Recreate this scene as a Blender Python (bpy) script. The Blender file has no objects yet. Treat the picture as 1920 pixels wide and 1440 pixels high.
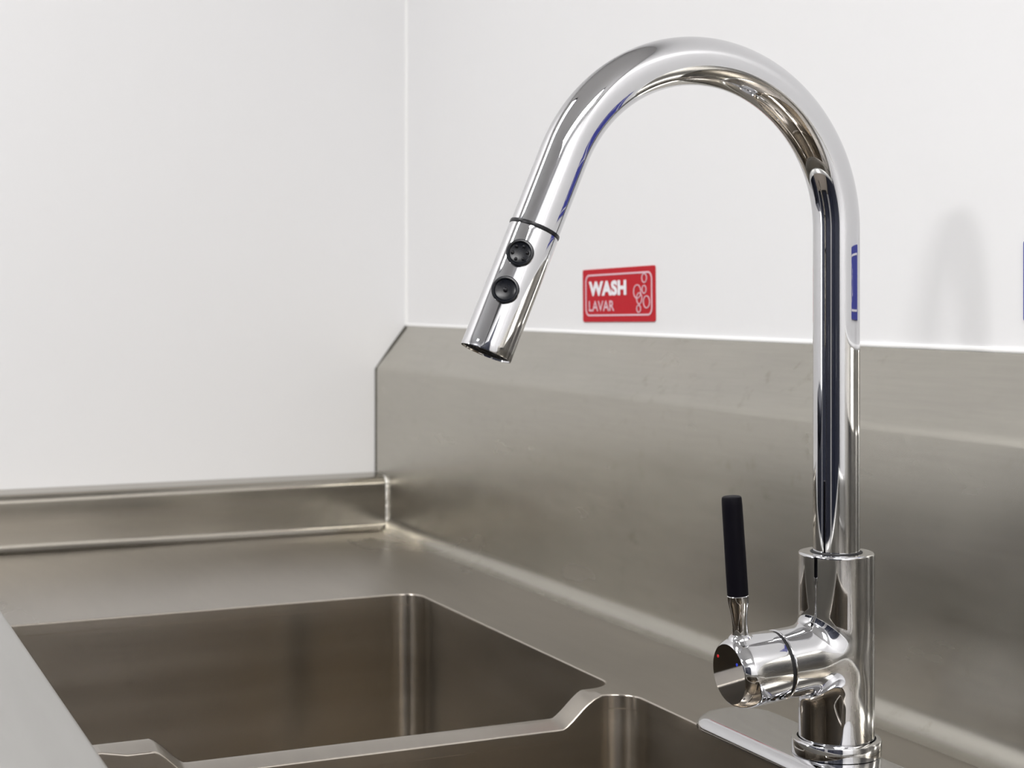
import bpy, bmesh, math, random
import numpy as np
from mathutils import Vector, Matrix

random.seed(4)
S = bpy.context.scene
COL = S.collection
PI = math.pi

# ------------------------------------------------------------------ camera, light, exposure
YAW = math.radians(24.386)
cam_d = bpy.data.cameras.new('camera')
cam = bpy.data.objects.new('camera', cam_d)
COL.objects.link(cam)
cam.location = (1.8436, -0.6690, 0.2816)
cam.rotation_euler = (PI / 2, 0, PI / 2 - YAW)
cam_d.sensor_width = 36
cam_d.lens = 36 * 3000 / 1920
cam_d.shift_y = -160 / 1920
cam_d.clip_start = 0.01
cam_d.dof.use_dof = True
cam_d.dof.focus_distance = 0.95
cam_d.dof.aperture_fstop = 15
S.camera = cam
S.view_settings.view_transform = 'Standard'
S.view_settings.look = 'None'
S.view_settings.gamma = 1
S.view_settings.use_curve_mapping = False
S.view_settings.exposure = 0.0

w = bpy.data.worlds.new('world')
S.world = w
w.use_nodes = True
w.node_tree.nodes['Background'].inputs[0].default_value = (0.8, 0.85, 0.9, 1)
w.node_tree.nodes['Background'].inputs[1].default_value = 0.3

LAMP_STRENGTH = (148.0, 20.5, 24.5)      # ceiling panels
WINDOW_STRENGTH = 6.0     # frosted window on the left wall, nearer the room's front
# ceiling panels: x, y, size x, size y
PANELS = [(1.81, -3.00, 0.34, 0.34), (0.55, -1.55, 0.28, 1.20), (2.75, -0.95, 0.60, 1.20)]  # the last panel is an added fill that brightens the left wall
CEIL = 1.70
FLOOR = -0.90

# ------------------------------------------------------------------ materials
def new_mat(name):
    m = bpy.data.materials.new(name)
    m.use_nodes = True
    return m, m.node_tree, m.node_tree.nodes['Principled BSDF']

def plain(name, col, rough=0.5, metal=0.0, spec=0.5, bump=0.0, bscale=200):
    m, nt, p = new_mat(name)
    p.inputs['Base Color'].default_value = (*col, 1)
    p.inputs['Roughness'].default_value = rough
    p.inputs['Metallic'].default_value = metal
    p.inputs['Specular IOR Level'].default_value = spec
    tc = nt.nodes.new('ShaderNodeTexCoord')
    nz = nt.nodes.new('ShaderNodeTexNoise')
    nz.inputs['Scale'].default_value = bscale
    nt.links.new(tc.outputs['Object'], nz.inputs['Vector'])
    mr = nt.nodes.new('ShaderNodeMapRange')
    mr.inputs['To Min'].default_value = rough * 0.92
    mr.inputs['To Max'].default_value = min(1, rough * 1.08)
    nt.links.new(nz.outputs['Fac'], mr.inputs['Value'])
    nt.links.new(mr.outputs[0], p.inputs['Roughness'])
    if bump:
        b = nt.nodes.new('ShaderNodeBump')
        b.inputs['Strength'].default_value = bump
        b.inputs['Distance'].default_value = 0.001
        nt.links.new(nz.outputs['Fac'], b.inputs['Height'])
        nt.links.new(b.outputs[0], p.inputs['Normal'])
    return m

def steel(name, col, rough, brush=(6, 500, 500), stain=0.12, stain_scale=14, swirl=False, cloud=0.06, aniso=0.75, tang=(0, 0, 1)):
    m, nt, p = new_mat(name)
    L = nt.links.new
    N = nt.nodes.new
    tc = N('ShaderNodeTexCoord')
    co = tc.outputs['Object']
    if swirl:                                   # hand finished swirls of the grinding pad
        wv = N('ShaderNodeTexNoise'); wv.inputs['Scale'].default_value = 2.2
        L(co, wv.inputs['Vector'])
        sc = N('ShaderNodeVectorMath'); sc.operation = 'SCALE'; sc.inputs[3].default_value = 0.16
        L(wv.outputs['Color'], sc.inputs[0])
        ad = N('ShaderNodeVectorMath'); ad.operation = 'ADD'
        L(co, ad.inputs[0]); L(sc.outputs[0], ad.inputs[1])
        co2 = ad.outputs[0]
    else:
        co2 = co
    mp = N('ShaderNodeMapping'); mp.inputs['Scale'].default_value = brush
    L(co2, mp.inputs['Vector'])
    br = N('ShaderNodeTexNoise'); br.inputs['Scale'].default_value = 1.0; br.inputs['Detail'].default_value = 3
    L(mp.outputs[0], br.inputs['Vector'])
    # broad wiped streaks
    mp2 = N('ShaderNodeMapping'); mp2.inputs['Scale'].default_value = (brush[0] * 0.35, brush[1] * 0.08, brush[2] * 0.08)
    L(co2, mp2.inputs['Vector'])
    st = N('ShaderNodeTexNoise'); st.inputs['Scale'].default_value = 1.0; st.inputs['Detail'].default_value = 4
    L(mp2.outputs[0], st.inputs['Vector'])
    # stain spots
    sp = N('ShaderNodeTexNoise'); sp.inputs['Scale'].default_value = stain_scale; sp.inputs['Detail'].default_value = 5
    sp.inputs['Roughness'].default_value = 0.62
    L(tc.outputs['Object'], sp.inputs['Vector'])
    rp0 = N('ShaderNodeMapRange'); rp0.inputs['From Min'].default_value = 0.57; rp0.inputs['From Max'].default_value = 0.70
    L(sp.outputs['Fac'], rp0.inputs['Value'])
    pm = N('ShaderNodeTexNoise'); pm.inputs['Scale'].default_value = 5.5; pm.inputs['Detail'].default_value = 3
    L(tc.outputs['Object'], pm.inputs['Vector'])
    rq = N('ShaderNodeMapRange'); rq.inputs['From Min'].default_value = 0.42; rq.inputs['From Max'].default_value = 0.60
    rq.inputs['To Min'].default_value = 0.15
    L(pm.outputs['Fac'], rq.inputs['Value'])
    rp = N('ShaderNodeMath'); rp.operation = 'MULTIPLY'
    L(rp0.outputs[0], rp.inputs[0]); L(rq.outputs[0], rp.inputs[1])
    mx = N('ShaderNodeMix'); mx.data_type = 'RGBA'
    mx.inputs[6].default_value = (*col, 1)
    mx.inputs[7].default_value = (col[0] * 0.70, col[1] * 0.70, col[2] * 0.62, 1)
    mul = N('ShaderNodeMath'); mul.operation = 'MULTIPLY'; mul.inputs[1].default_value = stain * 4
    L(rp.outputs[0], mul.inputs[0]); L(mul.outputs[0], mx.inputs[0])
    # streak modulation of colour
    r2 = N('ShaderNodeMapRange'); r2.inputs['From Min'].default_value = 0.3; r2.inputs['From Max'].default_value = 0.7
    r2.inputs['To Min'].default_value = 1 - cloud; r2.inputs['To Max'].default_value = 1 + cloud
    L(st.outputs['Fac'], r2.inputs['Value'])
    r3 = N('ShaderNodeMapRange'); r3.inputs['From Min'].default_value = 0.3; r3.inputs['From Max'].default_value = 0.7
    r3.inputs['To Min'].default_value = 0.97; r3.inputs['To Max'].default_value = 1.03
    L(br.outputs['Fac'], r3.inputs['Value'])
    mm = N('ShaderNodeMath'); mm.operation = 'MULTIPLY'
    L(r2.outputs[0], mm.inputs[0]); L(r3.outputs[0], mm.inputs[1])
    vs = N('ShaderNodeVectorMath'); vs.operation = 'SCALE'
    L(mx.outputs[2], vs.inputs[0]); L(mm.outputs[0], vs.inputs[3])
    L(vs.outputs[0], p.inputs['Base Color'])
    p.inputs['Metallic'].default_value = 1.0
    p.inputs['Anisotropic'].default_value = aniso      # highlights stretch across the brushing
    cv = N('ShaderNodeCombineXYZ')
    for i in range(3): cv.inputs[i].default_value = tang[i]
    L(cv.outputs[0], p.inputs['Tangent'])
    r4 = N('ShaderNodeMapRange'); r4.inputs['From Min'].default_value = 0.3; r4.inputs['From Max'].default_value = 0.7
    r4.inputs['To Min'].default_value = rough * 0.9; r4.inputs['To Max'].default_value = rough * 1.12
    L(st.outputs['Fac'], r4.inputs['Value'])
    L(r4.outputs[0], p.inputs['Roughness'])
    return m

SC = (0.43, 0.402, 0.36)
M = {}
M['splash'] = steel('brushed_steel_splash', (0.485, 0.465, 0.415), 0.25, (18, 260, 260), 0.13, 62, cloud=0.04, aniso=0.9, tang=(0, 0.5, 0.8))
M['ledge'] = steel('brushed_steel_ledge', (0.37, 0.345, 0.30), 0.19, (350, 22, 350), 0.03, 60, aniso=0.5, tang=(-0.5, 0, 0.8))
M['deck'] = steel('brushed_steel_deck', (0.365, 0.337, 0.298), 0.28, (9, 90, 90), 0.0, 60, swirl=True, cloud=0.12, aniso=0.5, tang=(0, 1, 0))
M['basin'] = steel('brushed_steel_basin', (0.51, 0.468, 0.41), 0.22, (20, 20, 350), 0.05, 70, cloud=0.02, aniso=0.88, tang=(0.12, 0.09, 1))
M['rim'] = steel('brushed_steel_rim', (0.49, 0.485, 0.465), 0.36, (6, 60, 60), 0.03, 12, aniso=0.0)
M['weld'] = plain('weld_metal', (0.75, 0.74, 0.72), 0.18, 1.0, bump=0.8, bscale=500)
M['chrome'] = plain('polished_chrome', (0.63, 0.63, 0.64), 0.03, 1.0)
M['rubber'] = plain('black_rubber', (0.005, 0.005, 0.007), 0.35, spec=0.3, bump=0.05)
M['grip'] = plain('black_grip', (0.002, 0.0015, 0.004), 0.5, spec=0.12)
M['gap'] = plain('dark_gap', (0.006, 0.006, 0.007), 0.6)
M['button'] = plain('black_button', (0.004, 0.005, 0.008), 0.28, spec=0.35)
M['red_dot'] = plain('red_dot', (0.65, 0.01, 0.02), 0.4)
M['blue_dot'] = plain('blue_dot', (0.01, 0.04, 0.65), 0.4)
M['wall'] = plain('white_wall_panel', (0.82, 0.82, 0.825), 0.42, spec=0.35, bump=0.05, bscale=60)
M['caulk'] = plain('white_caulk', (0.88, 0.88, 0.87), 0.4)
M['sealant'] = plain('grey_sealant', (0.10, 0.095, 0.08), 0.7)
M['ceiling'] = plain('ceiling_panel', (0.72, 0.72, 0.72), 0.7)
M['floor'] = plain('floor_vinyl', (0.17, 0.145, 0.12), 0.5)
M['sign_red'] = plain('red_vinyl', (0.50, 0.012, 0.022), 0.60, spec=0.2)
M['sign_blue'] = plain('blue_vinyl', (0.065, 0.075, 0.36), 0.40)
M['print_white'] = plain('white_print', (0.86, 0.84, 0.88), 0.5)
M['print_pink'] = plain('pink_print', (0.78, 0.52, 0.58), 0.5)
M['navy'] = plain('navy_cabinet_paint', (0.010, 0.013, 0.028), 0.5)
M['frame'] = plain('window_frame_paint', (0.7, 0.7, 0.7), 0.4)
def emit(name, col, st):
    m, nt, p = new_mat(name)
    p.inputs['Base Color'].default_value = (0.8, 0.8, 0.8, 1)
    p.inputs['Emission Color'].default_value = (*col, 1)
    p.inputs['Emission Strength'].default_value = st
    return m
M['lamp'] = plain('lamp_diffuser', (0.85, 0.85, 0.85), 0.5)
M['daylight'] = plain('frosted_glass', (0.8, 0.82, 0.85), 0.4)

# ------------------------------------------------------------------ helpers
def link(name, me, mat, parent=None, smooth=True, angle=35):
    me.materials.append(mat)
    if smooth:
        me.polygons.foreach_set('use_smooth', [True] * len(me.polygons))
        me.set_sharp_from_angle(angle=math.radians(angle))
    o = bpy.data.objects.new(name, me)
    COL.objects.link(o)
    if parent:
        o.parent = parent
        q = parent
        off = Vector((0, 0, 0))
        while q:
            off += q.location
            q = q.parent
        o.location = -off
    return o

def mesh(name, vs, fs, mat, parent=None, smooth=True, angle=35, fix=True):
    me = bpy.data.meshes.new(name)
    me.from_pydata([tuple(v) for v in vs], [], fs)
    if fix:
        bm = bmesh.new(); bm.from_mesh(me)
        bmesh.ops.recalc_face_normals(bm, faces=bm.faces)
        bm.to_mesh(me); bm.free()
    me.validate()
    return link(name, me, mat, parent, smooth, angle)

def empty(name, loc, label=None, cat=None, group=None):
    o = bpy.data.objects.new(name, None)
    o.empty_display_size = 0.05
    COL.objects.link(o)
    o.location = loc
    if label: o['label'] = label
    if cat: o['category'] = cat
    if group: o['group'] = group
    return o

def tag(o, label, cat, group=None):
    o['label'] = label; o['category'] = cat
    if group: o['group'] = group
    return o

def structure(o):
    o['kind'] = 'structure'
    return o

def frame(axis):
    a = Vector(axis).normalized()
    u = a.orthogonal().normalized()
    return a, u, a.cross(u)

def lathe(name, org, axis, prof, mat, parent=None, seg=64, close=True, angle=35, ref=None):
    """prof: (radius, distance along the axis)"""
    org = Vector(org); a, u, v = frame(axis)
    vs, fs = [], []
    for r, t in prof:
        for k in range(seg):
            th = 2 * PI * k / seg
            vs.append(org + a * t + (u * math.cos(th) + v * math.sin(th)) * r)
    n = len(prof)
    for i in range(n - 1):
        for k in range(seg):
            k2 = (k + 1) % seg
            fs.append((i * seg + k, i * seg + k2, (i + 1) * seg + k2, (i + 1) * seg + k))
    if close:
        fs.append(tuple(range(seg)))
        fs.append(tuple((n - 1) * seg + k for k in range(seg)))
    return mesh(name, vs, fs, mat, parent, angle=angle)

def arc(cx, cy, r, a0, a1, n=6):
    return [(cx + r * math.cos(math.radians(a0 + (a1 - a0) * i / n)), cy + r * math.sin(math.radians(a0 + (a1 - a0) * i / n))) for i in range(n + 1)]

def box_vf(x0, x1, y0, y1, z0, z1):
    vs = [(x, y, z) for x in (x0, x1) for y in (y0, y1) for z in (z0, z1)]
    fs = [(0, 1, 3, 2), (4, 6, 7, 5), (0, 4, 5, 1), (2, 3, 7, 6), (0, 2, 6, 4), (1, 5, 7, 3)]
    return vs, fs

def box(name, x0, x1, y0, y1, z0, z1, mat, parent=None, bevel=0.0):
    me = bpy.data.meshes.new(name)
    vs, fs = box_vf(x0, x1, y0, y1, z0, z1)
    me.from_pydata(vs, [], fs)
    bm = bmesh.new(); bm.from_mesh(me)
    if bevel:
        bmesh.ops.bevel(bm, geom=list(bm.edges), offset=bevel, segments=3, affect='EDGES', profile=0.5)
    bmesh.ops.recalc_face_normals(bm, faces=bm.faces)
    bm.to_mesh(me); bm.free()
    return link(name, me, mat, parent, smooth=bool(bevel))

def sweep(name, pts, rads, mat, parent=None, seg=48, angle=60, closed=False):
    pts = [Vector(p) for p in pts]
    if not hasattr(rads, '__len__'): rads = [rads] * len(pts)
    n = len(pts)
    tg = []
    for i in range(n):
        a = pts[(i - 1) % n] if (closed or i > 0) else pts[0]
        b = pts[(i + 1) % n] if (closed or i < n - 1) else pts[-1]
        tg.append((b - a).normalized())
    u = tg[0].orthogonal().normalized()
    vs, fs = [], []
    for i in range(n):
        u = (u - tg[i] * u.dot(tg[i])).normalized()
        v = tg[i].cross(u)
        for k in range(seg):
            th = 2 * PI * k / seg
            vs.append(pts[i] + (u * math.cos(th) + v * math.sin(th)) * rads[i])
    for i in range(n if closed else n - 1):
        j = (i + 1) % n
        for k in range(seg):
            k2 = (k + 1) % seg
            fs.append((i * seg + k, i * seg + k2, j * seg + k2, j * seg + k))
    if not closed:
        fs.append(tuple(range(seg))); fs.append(tuple((n - 1) * seg + k for k in range(seg)))
    return mesh(name, vs, fs, mat, parent, angle=angle)

def ribbon(name, prof, axis, a0, a1, mat, parent=None, steps=1, wob=None, closed=False):
    """prof of 2-D points extruded along 'x' or 'y'; for x prof is (y,z), for y prof is (x,z)"""
    vs, fs = [], []
    n = len(prof)
    for i in range(steps + 1):
        t = a0 + (a1 - a0) * i / steps
        for p, q in prof:
            vs.append((t, p, q) if axis == 'x' else (p, t, q))
    for i in range(steps):
        for k in range(n if closed else n - 1):
            k2 = (k + 1) % n
            fs.append((i * n + k, i * n + k2, (i + 1) * n + k2, (i + 1) * n + k))
    if closed:
        fs.append(tuple(range(n))); fs.append(tuple(steps * n + k for k in range(n)))
    return mesh(name, vs, fs, mat, parent)

# ------------------------------------------------------------------ room
WX, WY = -0.0447, 0.0420            # faces of the left and the back wall
RX, RY = 3.55, -3.80
structure(box('wall_back', WX - 0.1, RX + 0.1, WY, WY + 0.1, FLOOR, CEIL, M['wall']))
structure(box('wall_right', RX, RX + 0.1, RY - 0.1, WY, FLOOR, CEIL, M['wall']))
structure(box('wall_front', WX - 0.1, RX + 0.1, RY - 0.1, RY, FLOOR, CEIL, M['wall']))
structure(box('floor', WX - 0.1, RX + 0.1, RY - 0.1, WY + 0.1, FLOOR - 0.05, FLOOR, M['floor']))
structure(box('ceiling', WX - 0.1, RX + 0.1, RY - 0.1, WY + 0.1, CEIL, CEIL + 0.05, M['ceiling']))
# left wall with a window opening
wy0, wy1, wz0, wz1 = -3.05, -2.35, -0.05, 1.15
vs, fs = [], []
def addb(*a):
    v, f = box_vf(*a); k = len(vs); vs.extend(v); fs.extend([tuple(i + k for i in q) for q in f])
addb(WX - 0.1, WX, wy1, WY, FLOOR, CEIL)
addb(WX - 0.1, WX, RY, wy0, FLOOR, CEIL)
addb(WX - 0.1, WX, wy0, wy1, FLOOR, wz0)
addb(WX - 0.1, WX, wy0, wy1, wz1, CEIL)
structure(mesh('wall_left', vs, fs, M['wall'], smooth=False))
win = structure(empty('window_1', (WX - 0.05, (wy0 + wy1) / 2, wz0)))
box('pane', WX - 0.06, WX - 0.05, wy0, wy1, wz0, wz1, M['daylight'], win)
for a in ((wy0, wy0 + 0.04, wz0, wz1), (wy1 - 0.04, wy1, wz0, wz1), (wy0 + 0.04, wy1 - 0.04, wz0, wz0 + 0.04), (wy0 + 0.04, wy1 - 0.04, wz1 - 0.04, wz1)):
    box('frame_bar', WX - 0.05, WX - 0.005, *a, M['frame'], win, bevel=0.003)
# cove bead in the inner corner of the two walls
bead = [(WX, WY), (WX, WY - 0.0030)] + [(WX + 0.0030 * (1 - math.cos(t)) , WY - 0.0030 * (1 - math.sin(t))) for t in [PI / 2 * i / 6 for i in range(1, 6)]] + [(WX + 0.0030, WY)]
vs = [(x, y, z) for z in (0.2475, CEIL) for x, y in bead]
n = len(bead)
fs = [(i, (i + 1) % n, (i + 1) % n + n, i + n) for i in range(n)] + [tuple(range(n)), tuple(range(n, 2 * n))]
structure(mesh('trim_1', vs, fs, M['caulk']))
# caulk along the top edge of the backsplash
structure(sweep('trim_2', [(WX + 0.003, WY - 0.0003, 0.2485), (0.6, WY - 0.0003, 0.2482), (2.07, WY - 0.0003, 0.2485)], 0.0022, M['caulk'], seg=12))

def area(name, loc, rot, sx, sy, radiance, col, parent):
    ld = bpy.data.lights.new(name, 'AREA'); ld.shape = 'RECTANGLE'; ld.size = sx; ld.size_y = sy
    ld.energy = radiance * sx * sy * PI; ld.color = col
    o = bpy.data.objects.new(name, ld); COL.objects.link(o)
    o.location = loc; o.rotation_euler = rot; o.parent = parent
    return o
area('daylight', (-0.048 + 0.05, 0, (wz1 - wz0) / 2), (0, -PI / 2, 0), wz1 - wz0 - 0.08, wy1 - wy0 - 0.08, WINDOW_STRENGTH, (0.95, 0.98, 1.0), win)
# ceiling lights
for i, (px, py, sx, sy) in enumerate(PANELS):
    lab = ['square ceiling light panel over the middle of the room, in front of the sink run',
           'square ceiling light panel near the left wall',
           'added ceiling light panel near the right wall, to brighten the left wall'][i]
    t = empty('ceiling_light', (px, py, CEIL), lab, 'ceiling light', 'ceiling light panels')
    area('lamp', (0, 0, -0.0215), (0, 0, 0), sx, sy, LAMP_STRENGTH[i], (1.0, 0.985, 0.975), t)
    box('diffuser', px - sx / 2, px + sx / 2, py - sy / 2, py + sy / 2, CEIL - 0.02, CEIL - 0.006, M['lamp'], t)
    for s in (-1, 1):
        box('frame_bar', px + s * (sx / 2 + 0.012) - 0.012, px + s * (sx / 2 + 0.012) + 0.012, py - sy / 2 - 0.024, py + sy / 2 + 0.024, CEIL - 0.03, CEIL, M['navy'], t, bevel=0.002)
        box('frame_bar', px - sx / 2, px + sx / 2, py + s * (sy / 2 + 0.012) - 0.012, py + s * (sy / 2 + 0.012) + 0.012, CEIL - 0.03, CEIL, M['navy'], t, bevel=0.002)

# unseen tall cabinets, added to put dark bands into the chrome's reflections
def cabinet(x0, x1, y0, y1, h, face, lab):
    t = empty('added_cabinet', ((x0 + x1) / 2, (y0 + y1) / 2, FLOOR), lab, 'cabinet', 'added dark cabinets for reflections')
    box('carcass', x0, x1, y0, y1, FLOOR + 0.06, h, M['navy'], t, bevel=0.003)
    box('plinth', x0 + 0.02, x1 - 0.02, y0 + 0.02, y1 - 0.02, FLOOR, FLOOR + 0.06, M['gap'], t)
    for k in range(2):
        if face == 'y':
            a = x0 + 0.004 + k * (x1 - x0) / 2; b = a + (x1 - x0) / 2 - 0.008
            d = box('door', a, b, y1, y1 + 0.018, FLOOR + 0.07, h - 0.006, M['navy'], t, bevel=0.002)
            hx = b - 0.03 if k == 0 else a + 0.03
            box('handle', hx - 0.006, hx + 0.006, y1 + 0.018, y1 + 0.045, 0.0, 0.22, M['chrome'], d, bevel=0.003)
        else:
            a = y0 + 0.004 + k * (y1 - y0) / 2; b = a + (y1 - y0) / 2 - 0.008
            d = box('door', x0 - 0.018, x0, a, b, FLOOR + 0.07, h - 0.006, M['navy'], t, bevel=0.002)
            hy = b - 0.03 if k == 0 else a + 0.03
            box('handle', x0 - 0.045, x0 - 0.018, hy - 0.006, hy + 0.006, 0.0, 0.22, M['chrome'], d, bevel=0.003)
cabinet(0.05, 1.22, RY + 0.01, RY + 0.5, 1.05, 'y', 'added tall dark navy cabinet for chrome reflections, nearest the window')
cabinet(1.36, 2.55, RY + 0.01, RY + 0.5, 1.05, 'y', 'added tall dark navy cabinet for chrome reflections, in the middle of the far wall')
cabinet(RX - 0.45, RX - 0.01, -3.25, -2.15, 1.05, 'x', 'added tall dark navy cabinet for chrome reflections, against the right wall, farther from the sink')
cabinet(RX - 0.45, RX - 0.01, -2.08, -1.0, 1.05, 'x', 'added tall dark navy cabinet for chrome reflections, against the right wall, nearer the sink')

# unseen dark bin, added to give the steel and chrome a dark reflection
bn_ = empty('added_bin', (0.39, -1.03, FLOOR), 'added tall dark bin shape in front of the sink, for dark reflections', 'bin')
box('bin_body', 0.165, 0.615, -1.25, -0.82, FLOOR + 0.03, 0.12, M['navy'], bn_, bevel=0.02)
box('lid', 0.158, 0.622, -1.257, -0.813, 0.12, 0.16, M['navy'], bn_, bevel=0.012)
box('base', 0.19, 0.59, -1.22, -0.85, FLOOR, FLOOR + 0.03, M['gap'], bn_)
box('edge_strip', 0.186, 0.198, -0.8205, -0.8165, FLOOR + 0.1, 0.11, M['frame'], bn_)  # pale strip added as the light line within the mirrored dark band

# ------------------------------------------------------------------ the sink
sink = empty('compartment_sink', (1.04, -0.28, FLOOR),
             'brushed stainless steel compartment sink with high backsplash, raised rims and rectangular basins', 'sink')
SX1 = 2.073
# backsplash: cove, upright sheet, bend, sloping return
C = 0.017
prof = [(-C, 0.0)] + [(-C + C * math.sin(t), C - C * math.cos(t)) for t in [PI / 2 * i / 8 for i in range(1, 9)]]
rb = 0.006
prof += [(0, 0.03), (0, 0.08), (0, 0.14), (0, 0.1920)]
prof += [(0.0004, 0.1940), (0.0015, 0.1965), (0.0034, 0.1992)]
prof += [(0.0390, 0.2445), (0.0402, 0.2468), (0.0412, 0.2472), (0.0417, 0.2472)]
splash = ribbon('backsplash', prof, 'x', WX + 0.0004, SX1 + 0.03, M['splash'], sink, steps=24)
# open left end of the sheet, closed against the wall
poly = [(WX + 0.0008, y, z) for y, z in prof] + [(WX + 0.0008, 0.0417, -0.03), (WX + 0.0008, -C, -0.03)]
mesh('end_cap', poly, [tuple(range(len(poly)))], M['splash'], sink, smooth=False)
# dark sealant line where the end meets the wall
sweep('sealant_line', [(WX + 0.0012, -0.0002, 0.066), (WX + 0.0012, -0.0004, 0.12), (WX + 0.0012, -0.0002, 0.194), (WX + 0.0012, 0.0192, 0.2206), (WX + 0.0012, 0.0400, 0.2474)],
      [0.0010, 0.0007, 0.0010, 0.0009, 0.0010], M['sealant'], sink, seg=10)
# left raised ledge
prof = [(0.009, 0.0)] + [(0.009 - 0.009 * math.sin(t), 0.009 - 0.009 * math.cos(t)) for t in [PI / 2 * i / 7 for i in range(1, 8)]]
prof += [(0, 0.03)] + [(-0.010 + 0.010 * math.cos(t), 0.054 + 0.010 * math.sin(t)) for t in [PI / 2 * i / 8 for i in range(0, 9)]]
prof += [(-0.03, 0.0646), (WX + 0.0004, 0.0655)]
ribbon('side_ledge', prof, 'y', -0.600, -0.0008, M['ledge'], sink, steps=10)
# bumpy weld bead between the ledge and the backsplash
pts, rr = [], []
for i in range(60):
    f = i / 59
    if f < 0.86:
        z = 0.006 + f / 0.86 * 0.048; x = 0.0004
    else:
        t = (f - 0.86) / 0.14 * PI / 2
        x = -0.010 + 0.0104 * math.cos(t); z = 0.054 + 0.0104 * math.sin(t)
    pts.append((x, -0.0012, z)); rr.append(0.0017 + 0.0004 * math.sin(i * 1.7) + random.uniform(-.0002, .0002))
rr[0] = 0.0028; rr[1] = 0.0026; rr[-1] = 0.0006
sweep('weld_bead', pts, rr, M['weld'], sink, seg=10)

# basins
YB, YF = -0.1200, -0.5120
BX = [(0.4090, 0.8140), (0.8340, 1.2390), (1.2590, 1.6640)]
RC, RE, BD = 0.021, 0.0012, 0.30
def notch(y):
    def s(t): t = max(0, min(1, t)); return t * t * (3 - 2 * t) * 0.45 + t * 0.55
    a = (-0.1480 - y) / 0.0236
    b = (y - (-0.4578)) / 0.0225
    return -0.0180 * s(min(a, b))
def lean(y):
    a, b = YB - RC, YF + RC
    t = min(1.0, (a - y) / 0.008, (y - b) / 0.008)
    return 0.0032 * max(0.0, t)
def yrow():
    a, b = YB - RC, YF + RC
    base = [a, -0.1445, -0.147, -0.149, -0.152, -0.156, -0.160, -0.164, -0.168, -0.171, -0.173, -0.176, -0.18]
    mid = [-0.18 - 0.025 * i for i in range(1, 10)]
    end = [-0.430, -0.433, -0.436, -0.439, -0.443, -0.447, -0.451, -0.455, -0.458, -0.461, -0.475, b]
    return base + mid + end
YR = yrow()
def loop(x0, x1):
    """points (x, y, nx, ny, ndl) counter-clockwise from the back left corner's end; n = outward normal"""
    out = []
    N = 10
    def corner(cx, cy, a0):
        for i in range(N + 1):
            t = math.radians(a0 + 90 * i / N)
            out.append((cx + RC * math.cos(t), cy + RC * math.sin(t), math.cos(t), math.sin(t), 0))
    corner(x0 + RC, YB - RC, 90)
    for y in YR[1:-1]: out.append((x0, y, -1, 0, 1))
    corner(x0 + RC, YF + RC, 180)
    for i in range(1, 8): out.append((x0 + RC + (x1 - x0 - 2 * RC) * i / 8, YF, 0, -1, 0))
    corner(x1 - RC, YF + RC, 270)
    for y in reversed(YR[1:-1]): out.append((x1, y, 1, 0, 2))
    corner(x1 - RC, YB - RC, 0)
    for i in range(7, 0, -1): out.append((x0 + RC + (x1 - x0 - 2 * RC) * i / 8, YB, 0, 1, 0))
    return out
for bi, (x0, x1) in enumerate(BX):
    lp = loop(x0, x1)
    n = len(lp)
    has = (bi > 0, bi < len(BX) - 1)
    vs, fs = [], []
    def top(p):
        if p[4] == 1 and has[0]: return notch(p[1]) - lean(p[1])
        if p[4] == 2 and has[1]: return notch(p[1])
        return 0.0
    rings = [(RE * (1 - math.sin(t)), -RE * (1 - math.cos(t))) for t in [PI / 2 * i / 6 for i in range(7)]]
    for off, dz in rings:
        for p in lp: vs.append((p[0] + p[2] * off, p[1] + p[3] * off, top(p) + dz))
    wall = [(0, 0.002), (0, 0.0094), (0, 0.0098), (0.0007, 0.0106), (0.0007, 0.0112), (0.0007, 0.03), (0.0006, 0.08), (0.0004, 0.16)]
    for off, dd in wall:
        for p in lp:
            k = (-dd + top(p) * max(0, 1 - dd / 0.16))
            vs.append((p[0] + p[2] * off, p[1] + p[3] * off, k))
    for i in range(0, 8):
        t = PI / 2 * i / 7; r = 0.022
        for p in lp: vs.append((p[0] - p[2] * r * (1 - math.cos(t)), p[1] - p[3] * r * (1 - math.cos(t)), -BD + r - r * math.sin(t)))
    cx, cy = (x0 + x1) / 2, (YB + YF) / 2
    for sc, zz in ((0.5, -BD - 0.003), (0.0, 0)):
        for p in lp:
            if sc:
                vs.append((cx + (p[0] - cx) * sc, cy + (p[1] - cy) * sc, zz))
            else:
                d = Vector((p[0] - cx, p[1] - cy)).normalized() * 0.044
                vs.append((cx + d.x, cy + d.y, -BD - 0.006))
    nr = len(vs) // n
    for i in range(nr - 1):
        for k in range(n):
            k2 = (k + 1) % n
            fs.append((i * n + k, (i + 1) * n + k, (i + 1) * n + k2, i * n + k2))
    b = mesh('basin', vs, fs, M['basin'], sink, fix=False)
    lathe('drain', (cx, cy, -BD - 0.02), (0, 0, 1), [(0.02, 0), (0.030, 0.003), (0.036, 0.012), (0.046, 0.0165), (0.046, 0.0145)], M['chrome'], b, seg=32, close=False)

# deck around the basins (rim edges rolled down into them)
bm = bmesh.new()
out = []
x0, x1, y0, y1 = 0.009, SX1 - 0.009, -0.5315, -C
m_ = 24
for i in range(m_): out.append((x0 + (x1 - x0) * i / m_, y1))
for i in range(8): out.append((x1, y1 + (y0 - y1) * i / 8))
for i in range(m_): out.append((x1 + (x0 - x1) * i / m_, y0))
for i in range(8): out.append((x0, y0 + (y1 - y0) * i / 8))
hole = []
lps = [loop(*b) for b in BX]
ny = len(YR) - 2
N1 = 11
def off(p): return (p[0] + p[2] * RE, p[1] + p[3] * RE)
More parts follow.
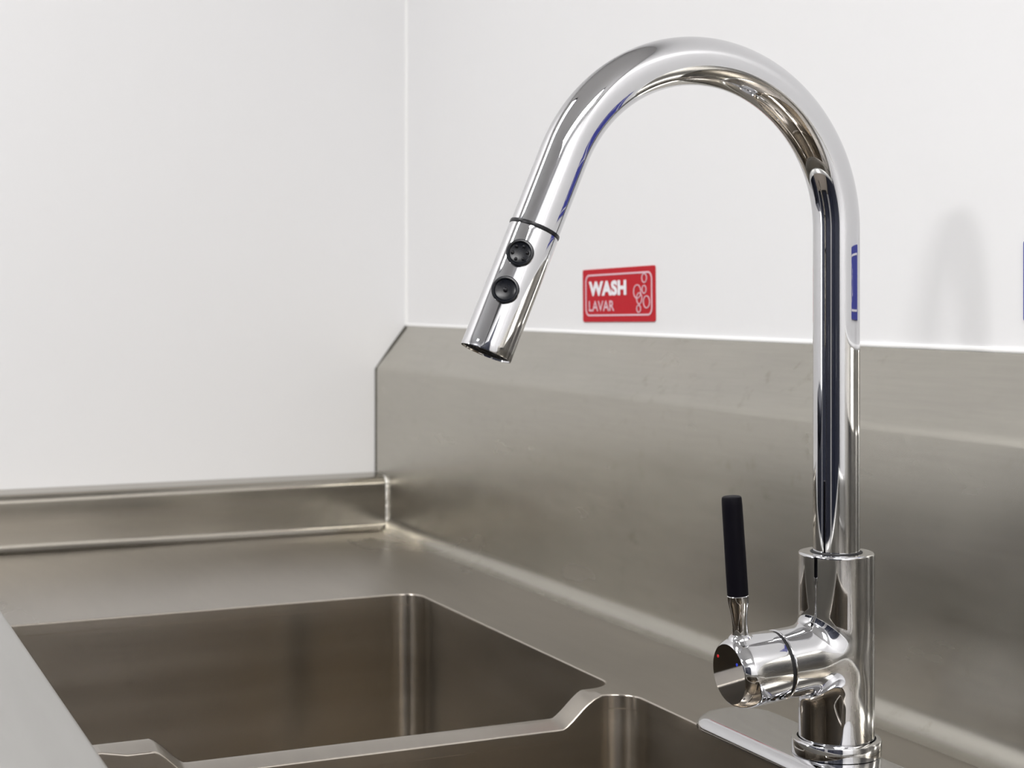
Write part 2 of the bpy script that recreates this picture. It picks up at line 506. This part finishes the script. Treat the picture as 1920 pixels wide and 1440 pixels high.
# along the back edge, left to right, then along the front edge, right to left
for bi, lp in enumerate(lps):
    cBL = lp[0:N1]; rest = lp[N1 + ny:]
    cFL = rest[0:N1]; fr = rest[N1:N1 + 7]; cFR = rest[N1 + 7:2 * N1 + 7]
    rest2 = rest[2 * N1 + 7 + ny:]
    cBR = rest2[0:N1]; bk = rest2[N1:N1 + 7]
    lps[bi] = dict(BL=cBL, FL=cFL, fr=fr, FR=cFR, BR=cBR, bk=bk, L=lp[N1:N1 + ny], R=rest[2 * N1 + 7:2 * N1 + 7 + ny])
for d in lps:
    hole += [off(p) for p in reversed(d['BL'])] + [off(p) for p in reversed(d['bk'])] + [off(p) for p in reversed(d['BR'])]
hole += [off(p) for p in reversed(lps[-1]['R'])]
for d in reversed(lps):
    hole += [off(p) for p in reversed(d['FR'])] + [off(p) for p in reversed(d['fr'])] + [off(p) for p in reversed(d['FL'])]
hole += [off(p) for p in reversed(lps[0]['L'])]
ed = []
for lst in (out, hole):
    v = [bm.verts.new((p[0], p[1], 0)) for p in lst]
    for i in range(len(v)): ed.append(bm.edges.new((v[i], v[(i + 1) % len(v)])))
bmesh.ops.triangle_fill(bm, use_beauty=True, use_dissolve=False, edges=ed)
for f in bm.faces:
    if f.normal.z < 0: f.normal_flip()
me = bpy.data.meshes.new('deck'); bm.to_mesh(me); bm.free()
link('deck', me, M['deck'], sink, smooth=False)
# notched dividers between the basins
for bi in range(2):
    xa, xb = BX[bi][1] + RE, BX[bi + 1][0] - RE
    vs, fs = [], []
    cols = [(0, 0), (0.12, 0.02), (0.25, 0.10), (0.5, 0.36), (0.75, 0.67), (1, 1)]
    for y in YR:
        for u_, d_ in cols: vs.append((xa + (xb - xa) * u_, y, notch(y) - lean(y) * d_))
    nc = len(cols)
    for i in range(len(YR) - 1):
        for k in range(nc - 1): fs.append((i * nc + k, i * nc + k + 1, (i + 1) * nc + k + 1, (i + 1) * nc + k))
    dv = mesh('divider', vs, fs, M['deck'], sink, fix=False)
    dv.data.flip_normals()

# rolled front rim
prof = [(-0.5315, 0.0), (-0.5315, 0.010), (-0.5315, 0.030), (-0.5315, 0.056)]
prof += [(-0.5315 - 0.005 + 0.005 * math.cos(t), 0.0595 + 0.005 * math.sin(t)) for t in [PI / 2 * i / 6 for i in range(7)]]
prof += [(-0.556, 0.0648), (-0.570, 0.0645)]
prof += [(-0.574 - 0.020 * math.sin(t), 0.0440 + 0.020 * math.cos(t)) for t in [PI / 2 * i / 10 for i in range(0, 11)]]
prof += [(-0.594, 0.0), (-0.594, -0.05), (-0.590, -0.052), (-0.575, -0.052)]
ribbon('front_rim', prof, 'x', WX + 0.001, SX1 + 0.03, M['rim'], sink, steps=8)
for ex in (WX + 0.001, SX1 + 0.03):
    mesh('rim_end', [(ex, y, z) for y, z in prof[:-2]] + [(ex, -0.5315, -0.05)], [tuple(range(len(prof) - 1))], M['rim'], sink, smooth=False)
# right raised ledge, out of the frame
prof = [(SX1 - 0.009, 0.0)] + [(SX1 - 0.009 + 0.009 * math.sin(t), 0.009 - 0.009 * math.cos(t)) for t in [PI / 2 * i / 5 for i in range(1, 6)]]
prof += [(SX1 + 0.010 - 0.010 * math.cos(t), 0.054 + 0.010 * math.sin(t)) for t in [PI / 2 * i / 5 for i in range(0, 6)]] + [(SX1 + 0.03, 0.064), (SX1 + 0.03, -0.05)]
ribbon('side_ledge', prof, 'y', -0.590, -0.0008, M['rim'], sink, steps=2)
for lx in (0.03, SX1 - 0.03):
    for ly in (-0.55, -0.03):
        lathe('leg', (lx, ly, FLOOR), (0, 0, 1), [(0.012, 0), (0.022, 0.006), (0.022, 0.05), (0.020, 0.055), (0.020, 0.878)], M['rim'], sink, seg=24)

# ------------------------------------------------------------------ the faucet
FX, FY = 1.0450, -0.0921
fa = empty('kitchen_faucet', (FX, FY, 0.0), 'polished chrome gooseneck pull-down faucet with black lever grip and two black spray buttons', 'faucet')
# deck plate: stadium outline with a domed edge
def stadium(hx, hy, n=20):
    r = hy; o = []
    for s, a0 in ((1, -90), (-1, 90)):
        for i in range(n + 1):
            t = math.radians(a0 + 180 * i / n)
            o.append((s * (hx - r) + r * math.cos(t), r * math.sin(t)))
    return o
vs, fs = [], []
HX, HY = 0.1255, 0.0300
rg = [(0.0, 0.0003), (0.0, 0.0012)] + [(0.011 * (1 - math.cos(t)), 0.0012 + 0.0070 * math.sin(t)) for t in [PI / 2 * i / 10 for i in range(1, 11)]] + [(0.0115, 0.0082), (0.02, 0.0082)]
for ins, z in rg:
    for x, y in stadium(HX - ins, HY - ins): vs.append((FX + x, FY - 0.0055 + y, z))
n = len(stadium(HX, HY))
for i in range(len(rg) - 1):
    for k in range(n):
        k2 = (k + 1) % n
        fs.append((i * n + k, i * n + k2, (i + 1) * n + k2, (i + 1) * n + k))
fs.append(tuple((len(rg) - 1) * n + k for k in range(n))); fs.append(tuple(range(n)))
mesh('deck_plate', vs, fs, M['chrome'], fa, angle=50)
# base ring
lathe('base_ring', (FX, FY, 0.0080), (0, 0, 1), [(0.0262, 0), (0.0269, 0.0005), (0.0269, 0.0082), (0.0264, 0.0092), (0.0250, 0.0097), (0.0236, 0.0097), (0.0232, 0.0088), (0.0232, 0.0070)], M['chrome'], fa, seg=96)
lathe('seal_ring', (FX, FY, 0.0132), (0, 0, 1), [(0.0233, 0), (0.0233, 0.0030), (0.0215, 0.0030)], M['gap'], fa, seg=64, close=False)

# body and hub blended into one casting
ZB0, ZB1, RB = 0.0160, 0.1290, 0.02270
HD = Vector((0, -1, -0.075)).normalized()
H0 = Vector((FX, FY, 0.0680))
RH = 0.0205
HL = 0.0425
def sd_cyl(P, org, axis, t0, t1, R, r):
    q = P - np.array(org); a = np.array(axis)
    t = q @ a
    rad = np.linalg.norm(q - t[:, None] * a, axis=1)
    dx = rad - (R - r); dy = np.abs(t - (t0 + t1) / 2) - ((t1 - t0) / 2 - r)
    return np.minimum(np.maximum(dx, dy), 0) + np.sqrt(np.maximum(dx, 0) ** 2 + np.maximum(dy, 0) ** 2) - r
def sdf(P):
    a = sd_cyl(P, (FX, FY, 0), (0, 0, 1), ZB0, ZB1, RB, 0.0012)
    b = sd_cyl(P, H0, HD, 0.0, HL, RH, 0.0007)
    k = 0.011
    h = np.maximum(k - np.abs(a - b), 0) / k
    return np.minimum(a, b) - h * h * h * k / 6.0
def grad(P, e=4e-5):
    g = np.empty_like(P)
    for i in range(3):
        d = np.zeros(3); d[i] = e
        g[:, i] = (sdf(P + d) - sdf(P - d)) / (2 * e)
    return g
bm = bmesh.new()
bmesh.ops.create_cone(bm, cap_ends=True, segments=96, radius1=RB, radius2=RB, depth=ZB1 - ZB0, matrix=Matrix.Translation((FX, FY, (ZB0 + ZB1) / 2)))
rot = HD.to_track_quat('Z', 'Y').to_matrix().to_4x4()
bmesh.ops.create_cone(bm, cap_ends=True, segments=96, radius1=RH, radius2=RH, depth=HL, matrix=Matrix.Translation(H0 + HD * HL / 2) @ rot)
me = bpy.data.meshes.new('tmp'); bm.to_mesh(me); bm.free()
tmp = bpy.data.objects.new('tmp', me); COL.objects.link(tmp)
md = tmp.modifiers.new('r', 'REMESH'); md.mode = 'VOXEL'; md.voxel_size = 0.0009
dg = bpy.context.evaluated_depsgraph_get()
me2 = bpy.data.meshes.new_from_object(tmp.evaluated_get(dg))
bpy.data.objects.remove(tmp)
me2.name = 'body'
nv = len(me2.vertices)
P = np.empty(nv * 3); me2.vertices.foreach_get('co', P); P = P.reshape(-1, 3)
for _ in range(10):
    g = grad(P); l2 = np.maximum((g * g).sum(1), 0.05)
    P = P - (sdf(P) / l2)[:, None] * g
me2.vertices.foreach_set('co', P.reshape(-1)); me2.update()
g = grad(P); g /= np.maximum(np.linalg.norm(g, axis=1), 1e-6)[:, None]
me2.materials.clear(); me2.materials.append(M['chrome'])
me2.polygons.foreach_set('use_smooth', [True] * len(me2.polygons))
me2.normals_split_custom_set_from_vertices([tuple(v) for v in g])
body = bpy.data.objects.new('body', me2); COL.objects.link(body)
body.parent = fa; body.location = -fa.location
lathe('collar_seal', (FX, FY, ZB1 - 0.0003), (0, 0, 1), [(0.0156, 0), (0.0156, 0.0006), (0.0149, 0.0009), (0.0139, 0.0009)], M['gap'], fa, seg=64, close=False)

# gooseneck tube
RT = 0.0140
R_, ZC = 0.0955, 0.3235
TH = math.radians(180 - 23.4)
pts = [(FX, FY, ZB1 - 0.004 + (ZC - ZB1 + 0.004) * i / 6) for i in range(7)]
for i in range(1, 81):
    t = TH * i / 80
    pts.append((FX, FY - (R_ - R_ * math.cos(t)), ZC + R_ * math.sin(t)))
AX = Vector((0, -math.sin(math.radians(23.4)), -math.cos(math.radians(23.4))))
J = Vector(pts[-1])
LS = 0.0445
for i in range(1, 4): pts.append(J + AX * LS * i / 3)
JT = J + AX * LS
sweep('spout', pts, RT, M['chrome'], fa, seg=96)
# spray head
hd = lathe('spray_head', JT, AX, [(0.0120, 0.0), (0.0120, 0.0021), (0.01385, 0.0021), (0.01415, 0.0024), (0.0143, 0.004), (0.01455, 0.070), (0.0146, 0.0742), (0.01445, 0.0748), (0.0139, 0.0748), (0.0137, 0.0742), (0.0136, 0.0735), (0.0100, 0.0690)], M['chrome'], fa, seg=96)
lathe('joint_ring', JT, AX, [(0.0128, -0.0002), (0.0144, 0.0001), (0.0146, 0.0011), (0.0144, 0.0021), (0.0125, 0.0022)], M['rubber'], hd, seg=64, close=False)
lathe('nozzle', JT, AX, [(0.0110, 0.0700), (0.01375, 0.0737), (0.0130, 0.0741), (0.0118, 0.0738), (0.0112, 0.0722), (0.0088, 0.0722), (0.0084, 0.0734), (0.0060, 0.0734), (0.0055, 0.0722), (0.001, 0.0722)], M['gap'], hd, seg=48)
for ring, cnt in ((0.0072, 8), (0.0104, 14)):
    for k in range(cnt):
        a, u, v = frame(AX)
        th = 2 * PI * k / cnt
        q = JT + a * 0.0722 + (u * math.cos(th) + v * math.sin(th)) * ring
        lathe('jet', q, AX, [(0.0009, 0), (0.0008, 0.0012), (0.0004, 0.0016)], M['rubber'], hd, seg=8)
# buttons
az = math.radians(-35.0)
hn = Vector((math.cos(az), math.sin(az), 0)); bn = (hn - AX * hn.dot(AX)).normalized()
bs = AX.cross(bn).normalized()
def button(dist, raised):
    c = JT + AX * dist + bn * 0.0128
    pr = [(0.0074, 0.0), (0.0076, 0.0012), (0.0076, 0.0030), (0.0071, 0.0036), (0.0063, 0.0037), (0.0058, 0.0032), (0.0056, 0.0028)]
    pr += [(0.0050, 0.0026), (0.0030, 0.0023), (0.0010, 0.0022)]
    b = lathe('button', c, bn, pr, M['button'], hd, seg=48)
    sp = [(0, 0)] if not raised else [(0.0040 * math.cos(PI / 3 * k + 0.3), 0.0040 * math.sin(PI / 3 * k + 0.3)) for k in range(6)]
    # dimples on the face stay joined to their button
    for x, y in sp:
        q = c + bn * 0.0021 + bs * x + AX * y
        r = 0.0012 if not raised else 0.0009
        lathe('spray_mark', q, bn, [(r * 1.05, 0), (r, 0.0010), (r * 0.6, 0.0014), (r * 0.15, 0.0015)], M['rubber'], b if False else hd, seg=12)
button(0.0190, True)
button(0.0408, False)
# fine dark line under the lower button, tapering to both ends
vs, fs = [], []
m_ = 12
for i in range(m_ + 1):
    t = 0.0485 + (0.0735 - 0.0485) * i / m_
    wd = 0.00012 + 0.00050 * (1 - i / m_) ** 1.6
    rr_ = 0.01440 + 0.00022 * (t / 0.07) + 0.00012
    for s in (-1, 0, 1):
        an = s * wd / rr_
        vs.append(JT + AX * t + (bn * math.cos(an) + bs * math.sin(an)) * rr_)
for i in range(m_):
    for k in range(2): fs.append((i * 3 + k, i * 3 + k + 1, i * 3 + k + 4, i * 3 + k + 3))
mesh('dark_line', vs, fs, M['gap'], hd, fix=False)

# handle: cap, lever, grip, temperature dots
ha = lathe('handle', H0, HD, [(0.0185, 0.0445), (0.0201, 0.0446), (0.0206, 0.0452), (0.0208, 0.0470), (0.0212, 0.0640), (0.0211, 0.0675), (0.0206, 0.0705), (0.0197, 0.0730), (0.0184, 0.0752), (0.0174, 0.0760), (0.0170, 0.0760), (0.0120, 0.0760), (0.0050, 0.0760), (0.0002, 0.0760)], M['chrome'], fa, seg=96, angle=28)
lathe('handle_gap', H0, HD, [(0.0193, 0.0415), (0.0193, 0.0460)], M['gap'], fa, seg=64)
up = Vector((0, -0.075, 1)).normalized()
LB = H0 + HD * 0.0665
lathe('lever_stem', LB, up, [(0.0052, 0.0175), (0.0052, 0.0197), (0.0049, 0.0212), (0.0046, 0.024), (0.0045, 0.028), (0.0047, 0.032), (0.0054, 0.037), (0.0061, 0.0405), (0.00635, 0.0425), (0.00635, 0.0448), (0.0060, 0.0452)], M['chrome'], ha, seg=48)
lathe('stem_collar', LB, up, [(0.0078, 0.0185), (0.0070, 0.0207), (0.0060, 0.0217), (0.0050, 0.0221)], M['chrome'], ha, seg=48)
lathe('grip', LB, up, [(0.0058, 0.0450), (0.00625, 0.0453), (0.00625, 0.060), (0.00605, 0.098), (0.0059, 0.1020), (0.0056, 0.1030), (0.0048, 0.1034)], M['grip'], ha, seg=40)
side = HD.cross(up).normalized()
if side.x < 0: side = -side
fc = H0 + HD * 0.0760
# looking at the cap face the red dot is at left, the blue dot at right
lathe('red_dot', fc - side * 0.0110 + up * 0.0085, HD, [(0.0009, 0), (0.0009, 0.0002)], M['red_dot'], ha, seg=16)
lathe('blue_dot', fc + side * 0.0095 + up * 0.0075, HD, [(0.0009, 0), (0.0009, 0.0002)], M['blue_dot'], ha, seg=16)

# ------------------------------------------------------------------ signs
def round_rect(x0, x1, z0, z1, r, n=8):
    o = []
    for cx, cz, a in ((x1 - r, z1 - r, 0), (x0 + r, z1 - r, 90), (x0 + r, z0 + r, 180), (x1 - r, z0 + r, 270)):
        for i in range(n + 1):
            t = math.radians(a + 90 * i / n)
            o.append((cx + r * math.cos(t), cz + r * math.sin(t)))
    return o
def plate(name, outline, y0, y1, mat, parent=None):
    vs = [(x, y, z) for y in (y0, y1) for x, z in outline]; n = len(outline)
    fs = [tuple(range(n)), tuple(range(n, 2 * n))] + [(i, (i + 1) % n, (i + 1) % n + n, i + n) for i in range(n)]
    return mesh(name, vs, fs, mat, parent, smooth=False)
def ring_plate(name, outer, inner, y0, y1, mat, parent=None):
    n = len(outer)
    vs = [(x, y, z) for y in (y0, y1) for lst in (outer, inner) for x, z in lst]
    fs = []
    for i in range(n):
        j = (i + 1) % n
        fs.append((2 * n + i, 2 * n + j, 3 * n + j, 3 * n + i))
        fs.append((i, j, 2 * n + j, 2 * n + i))
        fs.append((n + i, 3 * n + i, 3 * n + j, n + j))
    return mesh(name, vs, fs, mat, parent, smooth=False)
def ell(cx, cz, rx, rz, n=32): return [(cx + rx * math.cos(2 * PI * i / n), cz + rz * math.sin(2 * PI * i / n)) for i in range(n)]
def text(name, body_, x0, x1, z0, z1, y, mat, parent, bold=0.0, spacing=1.0, slope=0.0):
    cu = bpy.data.curves.new(name, 'FONT'); cu.body = body_; cu.size = 1; cu.offset = bold; cu.resolution_u = 4
    cu.space_character = spacing
    ob = bpy.data.objects.new(name, cu); COL.objects.link(ob)
    me = bpy.data.meshes.new_from_object(ob.evaluated_get(bpy.context.evaluated_depsgraph_get()))
    bpy.data.objects.remove(ob)
    a = np.empty(len(me.vertices) * 3); me.vertices.foreach_get('co', a); a = a.reshape(-1, 3)
    lo, hi = a.min(0), a.max(0)
    o = np.empty_like(a)
    fx_ = (a[:, 0] - lo[0]) / (hi[0] - lo[0])
    o[:, 0] = x0 + fx_ * (x1 - x0)
    o[:, 2] = z0 + (a[:, 1] - lo[1]) / (hi[1] - lo[1]) * (z1 - z0) + slope * fx_
    o[:, 1] = y
    me.vertices.foreach_set('co', o.reshape(-1)); me.update()
    me.name = name
    return link(name, me, mat, parent, smooth=False)

def on_tilt(t, px, pz, ang):                # turns a sign about its lower left corner on the wall
    t.rotation_euler = (0, -ang, 0)
t = empty('wash_sign', (0.4461, WY, 0.2588), 'small red sticker reading WASH LAVAR with bubbles, on the white wall above the backsplash', 'sign')
SYF = WY - 0.0012
rr = round_rect(0.4461, 0.5886, 0.2588, 0.3095, 0.0022)
vv = plate('backing', rr, WY - 0.0001, SYF, M['sign_red'], t)
o_, i_ = round_rect(0.4525, 0.5846, 0.2643, 0.3045, 0.0075), round_rect(0.4545, 0.5826, 0.2659, 0.3029, 0.0058)
ring_plate('border_line', o_, i_, SYF - 0.0002, SYF - 0.0004, M['print_pink'], t)
text('lettering', 'WASH', 0.4598, 0.5360, 0.2836, 0.2979, SYF - 0.0004, M['print_white'], t, bold=0.055, spacing=1.06)
text('lettering', 'LAVAR', 0.4598, 0.5119, 0.2690, 0.2790, SYF - 0.0004, M['print_pink'], t, bold=0.012)
for k, (cx, cz, rx, rz) in enumerate([(0.5700, 0.2985, 0.0051, 0.0045), (0.5696, 0.2882, 0.0044, 0.0040), (0.5567, 0.2864, 0.0074, 0.0066), (0.5606, 0.2800, 0.0055, 0.0055), (0.5741, 0.2767, 0.0064, 0.0059), (0.5594, 0.2706, 0.0043, 0.0037)]):
    ring_plate('bubble', ell(cx, cz, rx, rz), ell(cx, cz, rx - 0.0013, rz - 0.0009), SYF - 0.0002, SYF - 0.0005 - k * 0.00002, M['print_pink'], t)
t.rotation_euler = (0, math.radians(-0.9), 0)

t = empty('blue_sign', (1.0582, WY, 0.2671), 'blue sticker cut off by the right edge of the photo, on the white wall', 'sign')
plate('backing', round_rect(1.0582, 1.2010, 0.2671, 0.3185, 0.0022), WY - 0.0001, SYF, M['sign_blue'], t)
ring_plate('border_line', round_rect(1.0646, 1.1970, 0.2727, 0.3129, 0.0075), round_rect(1.0664, 1.1952, 0.2742, 0.3114, 0.0060), SYF - 0.0002, SYF - 0.0004, M['print_white'], t)
for cx, cz, s in ((1.168, 0.293, 0.010), (1.184, 0.285, 0.006), (1.182, 0.301, 0.0055)):
    dr = [(cx + s * 0.62 * math.sin(a) * (1 - 0.45 * math.cos(a)), cz + s * math.cos(a)) for a in [2 * PI * i / 32 for i in range(32)]]
    dr2 = [(cx + (x - cx) * 0.76, cz + (z - cz) * 0.80) for x, z in dr]
    ring_plate('droplet', dr, dr2, SYF - 0.0002, SYF - 0.0005, M['print_white'], t)
